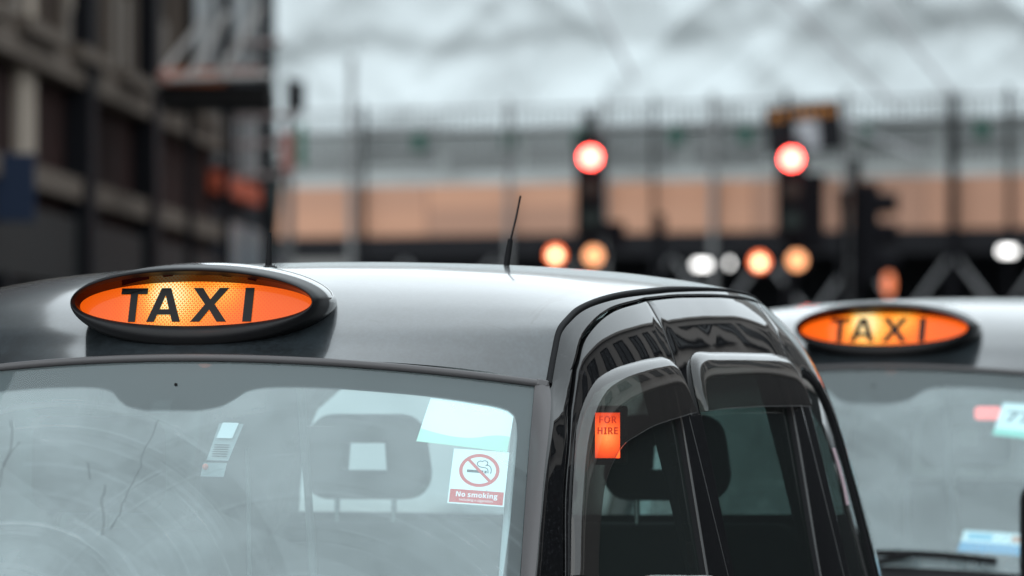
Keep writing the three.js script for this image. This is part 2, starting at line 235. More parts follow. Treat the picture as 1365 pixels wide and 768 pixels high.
function makeTaxi() {
  const taxi = new THREE.Group();
  taxi.name = numbered('black_taxi');
  // --- roof
  const bbs = [...Array(61)].map((_, i) => 2.30 * Math.pow(i / 60, 1.7));
  part('roof', outward(grid(64, 60, (i, j) => roofPoint(2 * i - 1, bbs[Math.round(j * 60)]), (i, j) => { const p = roofPoint(2 * i - 1, bbs[Math.round(j * 60)]); return [(p.x + 0.7) / 1.4, -p.z / 2.6]; }), CENTRE), paintRoof, taxi);
  part('headliner', grid(20, 20, (i, j) => { const p = roofPoint((2 * i - 1) * 0.95, 0.12 + 2.1 * j); p.y -= 0.04; return p; }), pale, taxi);
  const frameB = pchip([[0.98, -0.32], [1.239, -0.134], [1.33, -0.083], [1.439, -0.017], [1.521, 0.052], [1.592, 0.136]]);
  // --- windscreen, its black border and its rubber seals
  const screen = part('windscreen', outward(grid(48, 24, (i, j) => screenPoint((2 * i - 1) * us, 0.016 + 0.984 * j), (i, j) => [i, 1 - j]), V(0, 1.2, -1)), screenGlass, taxi);
  const inner = []; // inner edge of the border, from the middle of the header round the left side to the foot
  for (let i = 0; i <= 60; i++) inner.push([0.88 * i / 60, low(0.88 * i / 60)]);
  inner.push([0.905, 0.108], [0.922, 0.125], [0.931, 0.155], [0.934, 0.2], [0.935, 0.3], [0.934, 0.5], [0.926, 0.68], [0.915, 0.85], [0.905, 0.93], [0.88, 0.95], [0.6, 0.95], [0.3, 0.95], [0, 0.95]);
  const outer = inner.map(([u, v], k) => (k <= 60 ? [us * k / 60, 0.006] : k <= 69 ? [us, lerp(0.006, 0.995, (k - 60) / 9)] : [us * (73 - k) / 4, 1]));
  for (let k = 61; k < 69; k++) outer[k] = [us, inner[k][1] * (k > 63 ? 1 : (k - 60) / 3 * 0.9)];
  const band = (s) => between(outer, inner, [[0, -0.004], [0.5, -0.004], [1, -0.004]], (u, v, o) => screenPoint(s * u, v, o));
  const border = part('windscreen_border', [band(1), band(-1)], frit, taxi);
  const hole = screenPoint(-0.01, 0.1, 0.0022);
  part('mirror_mount', grid(2, 2, (i, j) => screenPoint(-0.066 + 0.056 * i, 0.150 + 0.044 * j, -0.002)), std([0.004, 0.004, 0.004], 0.5), border);
  part('stone_chip', new THREE.SphereGeometry(0.0035, 10, 8).scale(1, 0.8, 0.3).translate(...hole.toArray()), rubber, screen);
  const hp = [...Array(41)].map((_, i) => screenPoint((i / 20 - 1) * 0.985, 0.006, 0.003));
  part('header_seal', tube(hp, 0.0072, 120, 10), trimGrey, taxi);
  for (const s of [1, -1]) {
    // side seal: a flat rubber moulding along the edge of the glass
    part('pillar_seal', outward(grid(6, 40, (i, j) => { const v = lerp(0, 1, j), a = screenPoint(s * 0.966, v, 0.004), yy = Math.min(a.y + 0.004, 1.592), q = side(frameB(yy), yy, 0.002, s); const p = a.clone().lerp(q, i); p.addScaledVector(V(s * 0.4, 0.3, 0.85), 0.006 * Math.sin(Math.PI * i)); return p; }), CENTRE), trimGrey, taxi);
    part('seal_corner', rbox(0.024, 0.016, 0.016, 0.005).rotateY(s * 0.45).rotateX(-0.5).translate(...screenPoint(s * 0.985, 0.006, 0.002).toArray()), trimGrey, taxi);
    // gutter: black strip where roof and sides meet
    const gp = [...Array(70)].map((_, i) => { const b = lerp(0.13, 2.4, Math.pow(i / 69, 1.4)); return side(b, gutterY(b) - 0.001, 0.001, s); });
    part('gutter_trim', taperTube(gp, (t) => lerp(0.0062, 0.0022, sstep(t, 0.3, 0.62))), gasket, taxi);
    // body side between gutter / windscreen edge and the doors
    const P = [...curve([[-0.32, 0.98], [-0.134, 1.239], [-0.083, 1.33], [-0.017, 1.439], [0.052, 1.521], [0.128, 1.585]], 24), ...curve([[0.13, 1.587], [0.18, 1.646], [0.222, 1.688], [0.268, 1.709], [0.324, 1.728], [0.445, 1.748], [0.581, 1.760], [0.70, 1.7655]], 24), ...doorTop(0.72, 2.42, 0.0, 40)];
    const Q = [...curve(shutA.slice(0, 5), 24), ...curve(shutA.slice(4), 24), ...doorTop(0.72, 2.42, 0.0125, 40)];
    part('door_frame', outward(between(P, Q, [[0, -0.01], [0, -0.001], [0.25, 0], [0.5, 0], [0.75, 0], [0.93, 0], [1, -0.003], [1, -0.03]], (b, y, o) => side(b, y, o, s)), CENTRE), paint, taxi);
    for (const [name, O, Hn, glass, gl] of [['front_door', frontDoor, frontHole, frontGlass, 'door_window'], ['rear_door', rearDoor, rearHole, darkGlass, 'door_window'], ['rear_quarter', quarter, quarterHole, darkGlass, 'quarter_window']]) {
      const A = loop(O, 26), B = loop(Hn, 26);
      const d = part(name, outward(between(A, B, PANEL, (b, y, o) => side(b, y, o + wave(b, y), s)), CENTRE), paint, taxi);
      part('window_seal', outward(between(B, B.map((p, k) => { const a = B[(k + B.length - 2) % (B.length - 1)], c = B[(k + 1) % (B.length - 1)], tx = c[0] - a[0], ty = c[1] - a[1], l = Math.hypot(tx, ty) || 1; return [p[0] + 0.011 * ty / l, p[1] - 0.011 * tx / l]; }), [[0, -0.006], [0.3, -0.004], [1, -0.010], [1, -0.02]], (b, y, o) => side(b, y, o, s)), CENTRE), rubber, d);
      part(gl, outward(fill(B, 10, -0.012, s), CENTRE), glass, d);
      if (name !== 'rear_quarter') part('door_handle', rbox(0.022, 0.03, 0.15, 0.01, s * 0.905, 0.93, -(O[2][2][0] - (name === 'front_door' ? 0.12 : 0.78))), blackGloss, d);
    }
    // wind deflectors: smoked acrylic hoods over the door windows
    const bulge = [[0, 0.001], [0.025, 0.005], [0.06, 0.0098], [0.11, 0.0132], [0.19, 0.0158], [0.32, 0.0172], [0.55, 0.0176], [0.8, 0.0174], [0.97, 0.0168], [1, 0.0155], [1, 0.014]];
    const fa = curve([[-0.023, 1.236], [0.035, 1.357], [0.104, 1.467], [0.172, 1.543], [0.241, 1.589], [0.327, 1.613], [0.444, 1.628], [0.55, 1.636], [0.64, 1.637], [0.676, 1.622], [0.694, 1.588], [0.699, 1.54]], 60);
    const fb = curve([[0.045, 1.225], [0.066, 1.27], [0.117, 1.354], [0.164, 1.409], [0.254, 1.466], [0.33, 1.486], [0.413, 1.502], [0.5, 1.512], [0.58, 1.519], [0.64, 1.524], [0.68, 1.527], [0.699, 1.5285]], 60);
    part('wind_deflector', outward(between(fa, fb, bulge, (b, y, o) => side(b, y, o, s)), CENTRE), smoked, taxi);
    const ra = curve([[0.785, 1.532], [0.79, 1.59], [0.81, 1.63], [0.86, 1.647], [1.0, 1.650], [1.3, 1.650], [1.5, 1.648], [1.57, 1.64], [1.61, 1.61], [1.625, 1.57], [1.63, 1.54]], 60);
    const rb = curve([[0.788, 1.53], [0.81, 1.531], [0.87, 1.533], [0.95, 1.535], [1.05, 1.536], [1.2, 1.538], [1.35, 1.538], [1.45, 1.538], [1.52, 1.538], [1.58, 1.537], [1.628, 1.536]], 60);
    part('wind_deflector', outward(between(ra, rb, bulge, (b, y, o) => side(b, y, o, s)), CENTRE), smoked, taxi);
    // inner pillars and pillar trim
    part('pillar_trim', tube([...Array(12)].map((_, i) => screenPoint(s * 0.948, 0.08 + 0.9 * i / 11, -0.045)), 0.019, 40, 10), pale, taxi);
    for (const b of [0.69, 1.60]) part('inner_pillar', tube([...Array(10)].map((_, i) => side(b, lerp(1.70, 0.95, i / 9), -0.05, s)), 0.026, 30, 8), interior, taxi);
    // wing mirror
    const mir = part('wing_mirror', rbox(0.17, 0.155, 0.085, 0.035, s * 0.985, 1.165, 0.12), blackGloss, taxi);
    part('mirror_arm', rod(V(s * 0.80, 1.09, 0.10), V(s * 0.93, 1.14, 0.115), 0.022), blackGloss, mir);
    part('mirror_glass', box(0.14, 0.12, 0.004, s * 0.985, 1.165, 0.076), chrome, mir);
  }
  // --- rear panel with its window
  const rearPt = (u, y) => { const be = 2.5 - 0.08 * clamp((y - 1.2) / 0.5, 0, 1), x = halfWidth(be, y); return V(u * x, y + (y > 1.55 ? 0.04 * (1 - u * u) * (y - 1.55) / 0.11 : 0), -be - 0.11 * (1 - u * u)); };
  const ro = loop([[[-1, 0.42], [-1, 1.0], [-1, 1.66]], [[-1, 1.66], [0, 1.66], [1, 1.66]], [[1, 1.66], [1, 1.0], [1, 0.42]], [[1, 0.42], [0, 0.42], [-1, 0.42]]], 16);
  const rh = loop([[[-0.925, 1.30], [-0.94, 1.42], [-0.945, 1.53]], [[-0.945, 1.53], [-0.90, 1.60], [0, 1.63], [0.90, 1.60], [0.945, 1.53]], [[0.945, 1.53], [0.94, 1.42], [0.925, 1.30]], [[0.925, 1.30], [0, 1.295], [-0.925, 1.30]]], 16);
  const tail = part('rear_panel', outward(between(ro, rh, [...Array(9)].map((_, i) => [i / 8, 0]), (u, y) => rearPt(u, y)), CENTRE), paint, taxi);
  part('rear_window', outward(between(rh, rh.map(() => [0, 1.46]), [...Array(7)].map((_, i) => [i / 6 * 0.999, 0]), (u, y) => rearPt(u, y).add(V(0, 0, 0.008))), CENTRE), phys([0.85, 0.92, 0.9], 0.02, { transmission: 0.97 }), tail);
  // --- sign on the roof
  const sx = -0.017, sy = 1.7405, sz = -0.052;
  const ring = [[0.236, 0.0445, 0.0515, 0.0], [0.2385, 0.048, 0.055, 0.006], [0.241, 0.056, 0.0585, 0.013], [0.244, 0.068, 0.0625, 0.014], [0.2485, 0.079, 0.066, 0.006], [0.251, 0.086, 0.069, -0.014], [0.252, 0.088, 0.072, -0.042], [0.249, 0.086, 0.0755, -0.075], [0.240, 0.074, 0.077, -0.115], [0.222, 0.068, 0.075, -0.155], [0.19, 0.055, 0.068, -0.20], [0.145, 0.04, 0.055, -0.24], [0.08, 0.02, 0.035, -0.27], [0.002, 0.002, 0.01, -0.285]];
  const rc = [0, 1, 2, 3].map((k) => new THREE.CatmullRomCurve3(ring.map((r, i) => V(i / (ring.length - 1), r[k], 0))));
  const rimPt = (t, f) => { const g = (k) => rc[k].getPoint(f).y, a = t * 2 * Math.PI, x = Math.cos(a), y = Math.sin(a); return V(sx + g(0) * Math.sign(x) * Math.pow(Math.abs(x), 0.97), sy + (y < 0 ? g(1) : g(2)) * y, sz + g(3) - lerp(0.022, 0.045, sstep(f, 0.05, 0.45)) * x * x); };
  const pod = part('roof_sign', outward(closeSeam(grid(120, 60, (i, j) => rimPt(i, lerp(0.44, 1, j))), 120, 60), V(0, sy, sz - 0.1)), blackGloss, taxi);
  part('sign_rim', outward(closeSeam(grid(120, 40, (i, j) => rimPt(i, 0.455 * j)), 120, 40), V(0, sy, sz - 0.1)), podMat, pod);
  const lensPt = (x, y, off = 0) => V(sx + x, y, sz - 0.004 - (y - 1.691) * 0.32 - 0.026 * Math.pow(x / 0.23, 2) + off); // tilted back, bowed
  const lensEdge = (t) => { const a = t * 2 * Math.PI; return [0.2345 * Math.cos(a), 1.7350 + 0.0445 * Math.sin(a)]; };
  part('sign_soffit', grid(90, 6, (i, j) => { const a = rimPt(i, 0.004), [x, y] = lensEdge(i); return a.lerp(lensPt(x, y), j); }), phys([0.035, 0.003, 0.002], 0.06, { specularIntensity: 0.13 }), pod);
  const lens = part('sign_lens', outward(grid(90, 12, (i, j) => { const [x, y] = lensEdge(i), r = 1 - j; return lensPt(x * r, 1.7350 + (y - 1.7350) * r, 0); }, (i, j) => { const [x, y] = lensEdge(i), r = 1 - j; return [0.5 + x * r / 0.48, 0.5 + (y - 1.7350) * r / 0.1]; }), V(0, 1.7, -0.4)), lensMat, pod);
  // letters stand one millimetre proud of the lens
  const glyphs = { T: [[[-0.0275, 0.034], [0.0275, 0.034], [0.0275, 0.0215], [0.0075, 0.0215], [0.0075, -0.034], [-0.0075, -0.034], [-0.0075, 0.0215], [-0.0275, 0.0215]]],
    A: [[[-0.0345, -0.034], [-0.0095, 0.034], [0.0095, 0.034], [0.0345, -0.034], [0.0185, -0.034], [0.0135, -0.0195], [-0.0135, -0.0195], [-0.0185, -0.034]], [[-0.0095, -0.0085], [0.0095, -0.0085], [0, 0.0195]]],
    X: [[[-0.035, 0.034], [-0.0165, 0.034], [0, 0.0105], [0.0165, 0.034], [0.035, 0.034], [0.0095, 0.001], [0.0355, -0.034], [0.017, -0.034], [0, -0.0095], [-0.017, -0.034], [-0.0355, -0.034], [-0.0095, 0.001]]],
    I: [[[-0.0085, 0.034], [0.0085, 0.034], [0.0085, -0.034], [-0.0085, -0.034]]] };
  [['T', -0.119], ['A', -0.054], ['X', 0.036], ['I', 0.111]].forEach(([g, cx]) => {
    const sh = new THREE.Shape(glyphs[g][0].map(([x, y]) => V2(x, y)));
    if (glyphs[g][1]) sh.holes.push(new THREE.Path(glyphs[g][1].map(([x, y]) => V2(x, y))));
    const e = new THREE.ExtrudeGeometry(sh, { depth: 0.0012, bevelEnabled: false }), p = e.attributes.position;
    for (let i = 0; i < p.count; i++) { const q = lensPt(p.getX(i) + cx, 1.7357 + p.getY(i) * 0.94, 0.0012 + p.getZ(i)); p.setXYZ(i, q.x, q.y, q.z); }
    e.computeVertexNormals(); part('letter', e, letterMat, pod);
  });
  // pedestal that beds the sign on the roof
  part('sign_pedestal', outward(closeSeam(grid(60, 8, (i, j) => { const a = i * 2 * Math.PI, r = lerp(1, 0.72, j); return V(sx + 0.20 * r * Math.sign(Math.cos(a)) * Math.pow(Math.abs(Math.cos(a)), 0.8), lerp(1.700, 1.645, j), -0.125 + lerp(0.050, 0.090, j) * Math.sin(-a) * 1 - 0.03 * Math.pow(Math.cos(a), 2)); }), 60, 8), V(0, 1.7, -0.12)), gasket, pod);
  const pl = new THREE.PointLight(0xff7a18, 0.004); pl.name = 'sign_light'; pl.position.set(0, 1.745, sz + 0.07); pl.castShadow = true; taxi.add(pl);
  // --- aerials
  const r1 = roofPoint(0, 0.44), stub = part('short_aerial', [rod(r1.clone().add(V(0, 0.006, 0)), r1.clone().add(V(0.0, 0.072, -0.006)), 0.0066, 10, 0.0042)], rubber, taxi);
  part('aerial_base', new THREE.SphereGeometry(0.015, 16, 10).scale(1, 0.55, 1.6).translate(r1.x + 0.002, r1.y + 0.002, r1.z), rubber, stub);
  const r2 = roofPoint(0.475, 0.92);
  const whip = part('whip_aerial', tube([r2.clone(), r2.clone().add(V(0.009, 0.05, -0.002)), r2.clone().add(V(0.020, 0.095, -0.004)), r2.clone().add(V(0.029, 0.138, -0.004))], 0.0021, 30, 8), rubber, taxi);
  part('aerial_base', rod(r2.clone().add(V(0, -0.005, 0)), r2.clone().add(V(0.0085, 0.052, -0.002)), 0.0062, 10, 0.005), rubber, whip);
  // --- cabin
  const rearSeat = part('rear_seat', [rbox(1.2, 0.52, 0.16, 0.05, 0, 1.025, -2.24), rbox(1.2, 0.16, 0.5, 0.05, 0, 0.68, -2.0)], seatCloth, taxi);
  const restRing = (w, h, hw, hh) => { const sh = new THREE.Shape(), r = 0.05; const rr = (o, w, h, r) => { o.moveTo(-w + r, -h); o.lineTo(w - r, -h); o.quadraticCurveTo(w, -h, w, -h + r); o.lineTo(w * 0.93, h - r); o.quadraticCurveTo(w * 0.9, h, w * 0.9 - r, h); o.lineTo(-w * 0.9 + r, h); o.quadraticCurveTo(-w * 0.9, h, -w * 0.93, h - r); o.lineTo(-w, -h + r); o.quadraticCurveTo(-w, -h, -w + r, -h); return o; }; rr(sh, w, h, r); if (hw) sh.holes.push(rr(new THREE.Path(), hw, hh, 0.012)); return new THREE.ExtrudeGeometry(sh, { depth: 0.03, bevelEnabled: true, bevelSize: 0.012, bevelThickness: 0.015, bevelSegments: 3, curveSegments: 10 }); };
  for (const [x, y, w, h, hw, hh] of [[-0.378, 1.428, 0.132, 0.082, 0.062, 0.042], [0.02, 1.365, 0.07, 0.05, 0, 0], [0.31, 1.428, 0.128, 0.082, 0.048, 0.038]]) {
    const hr = part('headrest', restRing(w, h, hw, hh).translate(x, y, -2.23), seatCloth, rearSeat);
    for (const k of [-0.5, 0.5]) part('headrest_stalk', rod(V(x + w * k, y - h - 0.09, -2.2), V(x + w * k, y - h, -2.2), 0.006), chrome, rearSeat);
  }
  const drv = part('driver_seat', [rbox(0.5, 0.65, 0.14, 0.06, -0.38, 0.98, -0.52), rbox(0.5, 0.15, 0.5, 0.05, -0.38, 0.62, -0.28)], seatCloth, taxi);
  part('headrest', rbox(0.27, 0.19, 0.1, 0.045, -0.38, 1.43, -0.54), seatCloth, drv);
  const bulk = part('partition', [box(1.45, 0.75, 0.03, 0, 0.8, -0.80)], interior, taxi);
  part('grab_pole', rod(V(-0.045, 1.60, -0.78), V(-0.012, 1.15, -0.78), 0.0085), std([0.16, 0.17, 0.17], 0.4), bulk);
  part('grab_pole', rod(V(-0.155, 1.46, -0.78), V(-0.15, 1.15, -0.78), 0.004), std([0.2, 0.21, 0.21], 0.4), bulk);
  part('dashboard', [rbox(1.36, 0.16, 0.36, 0.05, 0, 1.02, 0.12)], interior, taxi);
  part('steering_wheel', new THREE.TorusGeometry(0.18, 0.016, 10, 32).rotateX(-0.5).translate(-0.38, 1.03, -0.08), rubber, taxi);
  part('cabin_floor', box(1.5, 0.04, 2.7, 0, 0.4, -1.0), interior, taxi);
  // --- lower body, bonnet, wheels
  const nose = (a, z) => { const t = clamp((z + 0.14) / 1.74, 0, 1), w = lerp(0.875, 0.60, Math.pow(t, 3)), top = lerp(1.075, 0.70, Math.pow(t, 2.4)), c = Math.cos(a), s = Math.sin(a); return V(w * Math.sign(c) * Math.pow(Math.abs(c), 0.42), 0.42 + (top - 0.42) * Math.pow(Math.max(s, 0), 0.38), z); };
  part('bonnet', outward(grid(48, 30, (i, j) => nose(i * Math.PI, lerp(-0.14, 1.6, j))), V(0, 0.5, 0.7)), paint, taxi);
  part('cowl', outward(grid(24, 4, (i, j) => { const a = screenPoint((2 * i - 1) * 0.98, 1, -0.005), b = a.clone().add(V(0, -0.045, 0.16)); return a.lerp(b, j); }), V(0, 0.6, 0)), gasket, taxi);
  for (const [x0, x1] of [[-0.58, 0.02], [0.0, 0.56]]) {
    const w = part('wiper', tube([...Array(10)].map((_, i) => { const p = screenPoint(lerp(x0, x1, i / 9), 0.965 - 0.012 * Math.sin(i / 9 * Math.PI), 0.02); return p; }), 0.009, 30, 6), rubber, taxi);
    part('wiper_arm', rod(screenPoint(x0, 1.0, 0.0).add(V(0, -0.02, 0.04)), screenPoint((x0 + x1) / 2, 0.965, 0.035), 0.008), rubber, w);
  }
  const nosePanel = part('grille', [rbox(0.62, 0.26, 0.08, 0.03, 0, 0.66, 1.60)], chrome, taxi);
  for (let k = 0; k < 6; k++) part('grille_bar', box(0.56, 0.012, 0.02, 0, 0.56 + 0.04 * k, 1.645), blackGloss, nosePanel);
  part('bumper', [rbox(1.5, 0.2, 0.22, 0.08, 0, 0.42, 1.52), rbox(1.6, 0.2, 0.2, 0.08, 0, 0.42, -2.62)], gasket, taxi);
  part('sill', [box(0.06, 0.16, 3.6, 0.84, 0.36, -0.7), box(0.06, 0.16, 3.6, -0.84, 0.36, -0.7)], gasket, taxi);
  for (const s of [1, -1]) {
    part('headlight', new THREE.SphereGeometry(0.12, 20, 14).scale(1, 1, 0.55).translate(s * 0.52, 0.72, 1.53), phys([0.8, 0.82, 0.85], 0.05, { clearcoat: 1 }), taxi);
    part('tail_light', rbox(0.12, 0.34, 0.05, 0.02, s * 0.64, 0.92, -2.5), phys([0.35, 0.01, 0.01], 0.15, { clearcoat: 1 }), taxi);
    for (const z of [1.0, -1.9]) {
      const wh = part('wheel', new THREE.TorusGeometry(0.245, 0.085, 14, 36).rotateY(Math.PI / 2).scale(1.05, 1, 1).translate(s * 0.80, 0.33, z), rubber, taxi);
      part('rim', cyl(0.19, 0.19, 0.1, 28).rotateZ(Math.PI / 2).translate(s * 0.82, 0.33, z), chrome, wh);
    }
  }
  return taxi;
}
const YAW = -17 * Math.PI / 180;
const taxi = makeTaxi();
taxi.position.set(-0.6055, 0, -12.0); taxi.rotation.y = YAW; scene.add(taxi);
tag(taxi, 'nearest black cab with lit TAXI roof sign and no-smoking sticker on its dusty windscreen', 'taxi');
const taxi2 = taxi.clone();
taxi2.name = numbered('black_taxi');
scene.add(taxi2);
{ const l = taxi2.getObjectByName('sign_lens'); l.material = lensMat.clone(); l.material.emissiveIntensity = 1.5; }
for (const n of ['short_aerial', 'whip_aerial']) taxi2.remove(taxi2.getObjectByName(n));
{ const s = -0.10; taxi2.rotation.y = -19.5 * Math.PI / 180; const q = V(0, 0, s).applyAxisAngle(V(0, 1, 0), taxi2.rotation.y), d = 17.3; taxi2.position.set((1188 - 682.5) / 8571 * d - q.x, 0.0, -d - q.z); }
tag(taxi2, 'blurred black cab queued behind at right with blue sticker low on its windscreen', 'taxi');

// what is stuck behind the glass of the first cab, and solid stand-ins for reflections
const noSmoking = canvasTex(400, 432, (c, w, h) => {
  c.fillStyle = '#f3f5f4'; c.fillRect(0, 0, w, h);
  c.fillStyle = '#d8342f'; c.fillRect(10, 318, w - 20, 104);
  c.strokeStyle = '#1d2226'; c.fillStyle = '#1d2226'; c.fillRect(112, 158, 118, 22); c.fillRect(238, 158, 16, 22);
  c.lineWidth = 7; c.lineCap = 'round';
  c.beginPath(); c.moveTo(206, 132); c.bezierCurveTo(160, 118, 186, 74, 214, 88); c.bezierCurveTo(236, 68, 272, 92, 246, 116); c.bezierCurveTo(280, 112, 288, 140, 284, 176); c.stroke();
  c.beginPath(); c.moveTo(206, 132); c.bezierCurveTo(250, 138, 262, 132, 264, 176); c.stroke();
  c.strokeStyle = '#d8342f'; c.lineWidth = 25; c.beginPath(); c.ellipse(200, 160, 132, 118, 0, 0, 7); c.stroke(); c.lineWidth = 22; c.beginPath(); c.moveTo(112, 76); c.lineTo(288, 244); c.stroke();
  c.fillStyle = '#ffffff'; c.textAlign = 'center'; c.font = 'bold 54px sans-serif'; c.fillText('No smoking', 200, 374, 300); c.font = '25px sans-serif'; c.fillText('including e-cigarettes', 200, 406, 280);
});
part('no_smoking_sticker', outward(plate([[0.778, 0.262], [0.918, 0.254], [0.916, 0.444], [0.777, 0.452]], null, -0.0025), V(0, 1.2, -1)), std([0.95, 0.95, 0.95], 0.6, { map: noSmoking }), taxi, 'square white no-smoking sticker with red circle and red foot band');
const cardTex = canvasTex(256, 160, (c, w, h) => { c.fillStyle = '#f8fbfa'; c.fillRect(0, 0, w, h); c.fillStyle = '#bfe3cd'; c.beginPath(); c.moveTo(0, 112); c.bezierCurveTo(70, 130, 140, 138, 190, 112); c.quadraticCurveTo(230, 100, 256, 104); c.lineTo(256, 160); c.lineTo(0, 160); c.fill(); });
part('licence_card', outward(plate([[0.700, 0.090], [0.922, 0.094], [0.913, 0.250], [0.679, 0.246]], null, -0.0065), V(0, 1.2, -1)), std([0.98, 0.98, 0.98], 0.6, { map: cardTex }), taxi, 'white card with pale green wavy foot in the top corner of the windscreen');
{ // solid unit built behind the glass in place of a dashboard reflection
  const unit = part('meter_reflection', outward(grid(6, 10, (i, j) => screenPoint(lerp(lerp(0.128, 0.118, j), lerp(0.198, 0.180, j), i), lerp(0.197, 0.328, j), -0.03)), V(0, 1.2, -1)), std([0.20, 0.21, 0.21], 0.6), taxi);
  part('reflected_lens', outward(grid(4, 4, (i, j) => screenPoint(lerp(lerp(0.140, 0.133, j), lerp(0.186, 0.178, j), i), lerp(0.2, 0.255, j), -0.025)), V(0, 1.2, -1)), std([0.55, 0.56, 0.56], 0.25), unit);
  for (let k = 0; k < 6; k++) part('reflected_slot', outward(grid(2, 1, (i, j) => screenPoint(lerp(0.131, 0.174, i), 0.274 + 0.008 * k + 0.004 * j, -0.0275)), V(0, 1.2, -1)), interior, unit);
  part('reflected_base', outward(grid(4, 4, (i, j) => screenPoint(lerp(0.112, 0.178, i), lerp(0.336, 0.385, j), -0.03)), V(0, 1.2, -1)), std([0.16, 0.17, 0.17], 0.6), unit);
  const knob = screenPoint(0.124, 0.36, -0.022); part('reflected_button', new THREE.SphereGeometry(0.006, 10, 8).translate(...knob.toArray()), std([0.5, 0.12, 0.08], 0.5), unit);
}
{ // FOR HIRE lamp seen through the front door window
  const tex = canvasTex(256, 448, (c, w, h) => { const g = c.createRadialGradient(128, 240, 20, 128, 224, 280); g.addColorStop(0, '#ff8646'); g.addColorStop(0.45, '#fb5520'); g.addColorStop(1, '#a82408'); c.fillStyle = g; c.fillRect(0, 0, w, h); c.fillStyle = '#a5220c'; c.textAlign = 'center'; c.font = 'bold 98px sans-serif'; c.fillText('FOR', 128, 104, 220); c.fillText('HIRE', 128, 214, 236); });
  const lampAt = side(0.30, 1.490, 0, 1).add(V(-0.055, 0, -0.085)), turn = 0.30;
  const h = part('for_hire_lamp', rbox(0.068, 0.112, 0.03, 0.006).rotateY(turn).translate(...lampAt.clone().add(V(0, 0, -0.017)).toArray()), rubber, taxi, 'small lit orange FOR HIRE lamp inside the front door window');
  part('lamp_face', new THREE.PlaneGeometry(0.047, 0.086).rotateY(turn).translate(lampAt.x + 0.0005, lampAt.y, lampAt.z), new THREE.MeshStandardMaterial({ color: lin(0.4, 0.05, 0.02), roughness: 0.5, emissive: lin(1, 1, 1), emissiveMap: tex, emissiveIntensity: 15 }), h);
  const l = new THREE.PointLight(0xff5a20, 0.004); l.name = 'hire_light'; l.position.copy(lampAt).add(V(0.02, 0, 0.05)); l.castShadow = true; taxi.add(l);
}
part('pink_reflection', outward(grid(4, 8, (i, j) => side(1.90 + 0.055 * i + 0.02 * Math.sin(j * 3), lerp(1.335, 1.455, j), -0.0105, 1)), CENTRE), std([0.42, 0.31, 0.34], 0.6), taxi, 'pale pink patch painted as a reflection on the rear quarter window');  // solid pink patch imitates a reflection in the quarter glass
{ // stickers of the second cab, plus a glowing block for a red reflection
  const numTex = canvasTex(256, 200, (c, w, h) => { c.fillStyle = '#eef4f2'; c.fillRect(0, 0, w, h); c.fillStyle = '#8fd9c4'; c.fillRect(0, 160, w, 40); c.fillStyle = '#39424a'; c.font = 'bold 92px sans-serif'; c.fillText('77', 26, 112); });
  part('licence_card', outward(plate([[0.515, 0.155], [0.76, 0.15], [0.745, 0.33], [0.49, 0.32]], null, -0.004), V(0, 1.2, -1)), std([0.95, 0.95, 0.95], 0.6, { map: numTex }), taxi2, 'white and green card with figures behind the glass');
  const blueTex = canvasTex(256, 96, (c, w, h) => { c.fillStyle = '#e9f2f4'; c.fillRect(0, 0, w, h); c.fillStyle = '#3f9fcb'; c.fillRect(0, 52, w, 44); c.fillStyle = '#7cc4dd'; c.fillRect(14, 10, 60, 30); c.fillStyle = '#d9835a'; c.fillRect(120, 12, 28, 26); c.fillRect(168, 12, 20, 26); c.fillStyle = '#8fc9dc'; c.fillRect(205, 10, 40, 30); });
  part('permit_sticker', outward(plate([[0.435, 0.80], [0.80, 0.80], [0.79, 0.905], [0.42, 0.905]], null, -0.004), V(0, 1.2, -1)), std([0.9, 0.9, 0.9], 0.6, { map: blueTex }), taxi2, 'blue and white permit sticker low on the windscreen');
  const c0 = screenPoint(0.455, 0.16, -0.05), m = part('red_reflection', rbox(0.07, 0.035, 0.03, 0.01, c0.x, c0.y, c0.z), glow([0.5, 0.05, 0.05], [1, 0.16, 0.14], 1.7), taxi2, 'small glowing red block added for a red reflection in the windscreen');
}
scene.add(taxi, taxi2);

// ================================================================ street
const asphaltTex = dataTex(512, 512, (u, v) => { const k = 0.26 + 0.10 * (hash(Math.floor(u * 512), Math.floor(v * 512), 3) - 0.5) + 0.08 * (fbm(u * 6, v * 6, 4, 5) - 0.5); return [k, k, k * 1.02]; }, true, true);
asphaltTex.repeat.set(150, 150);
struct('road', new THREE.PlaneGeometry(600, 600).rotateX(-Math.PI / 2), std([1, 1, 1], 0.55, { map: asphaltTex }));
const paveMat = std([0.26, 0.25, 0.24], 0.8);
struct('pavement', [box(8, 0.12, 130, -6.6, 0.06, 0)].map((g) => g.rotateY(-0.0336).translate(0, 0, -25)), paveMat);
struct('pavement', [box(8, 0.12, 130, 13.5, 0.06, 0)].map((g) => g.rotateY(-0.0336).translate(0, 0, -25)), paveMat);

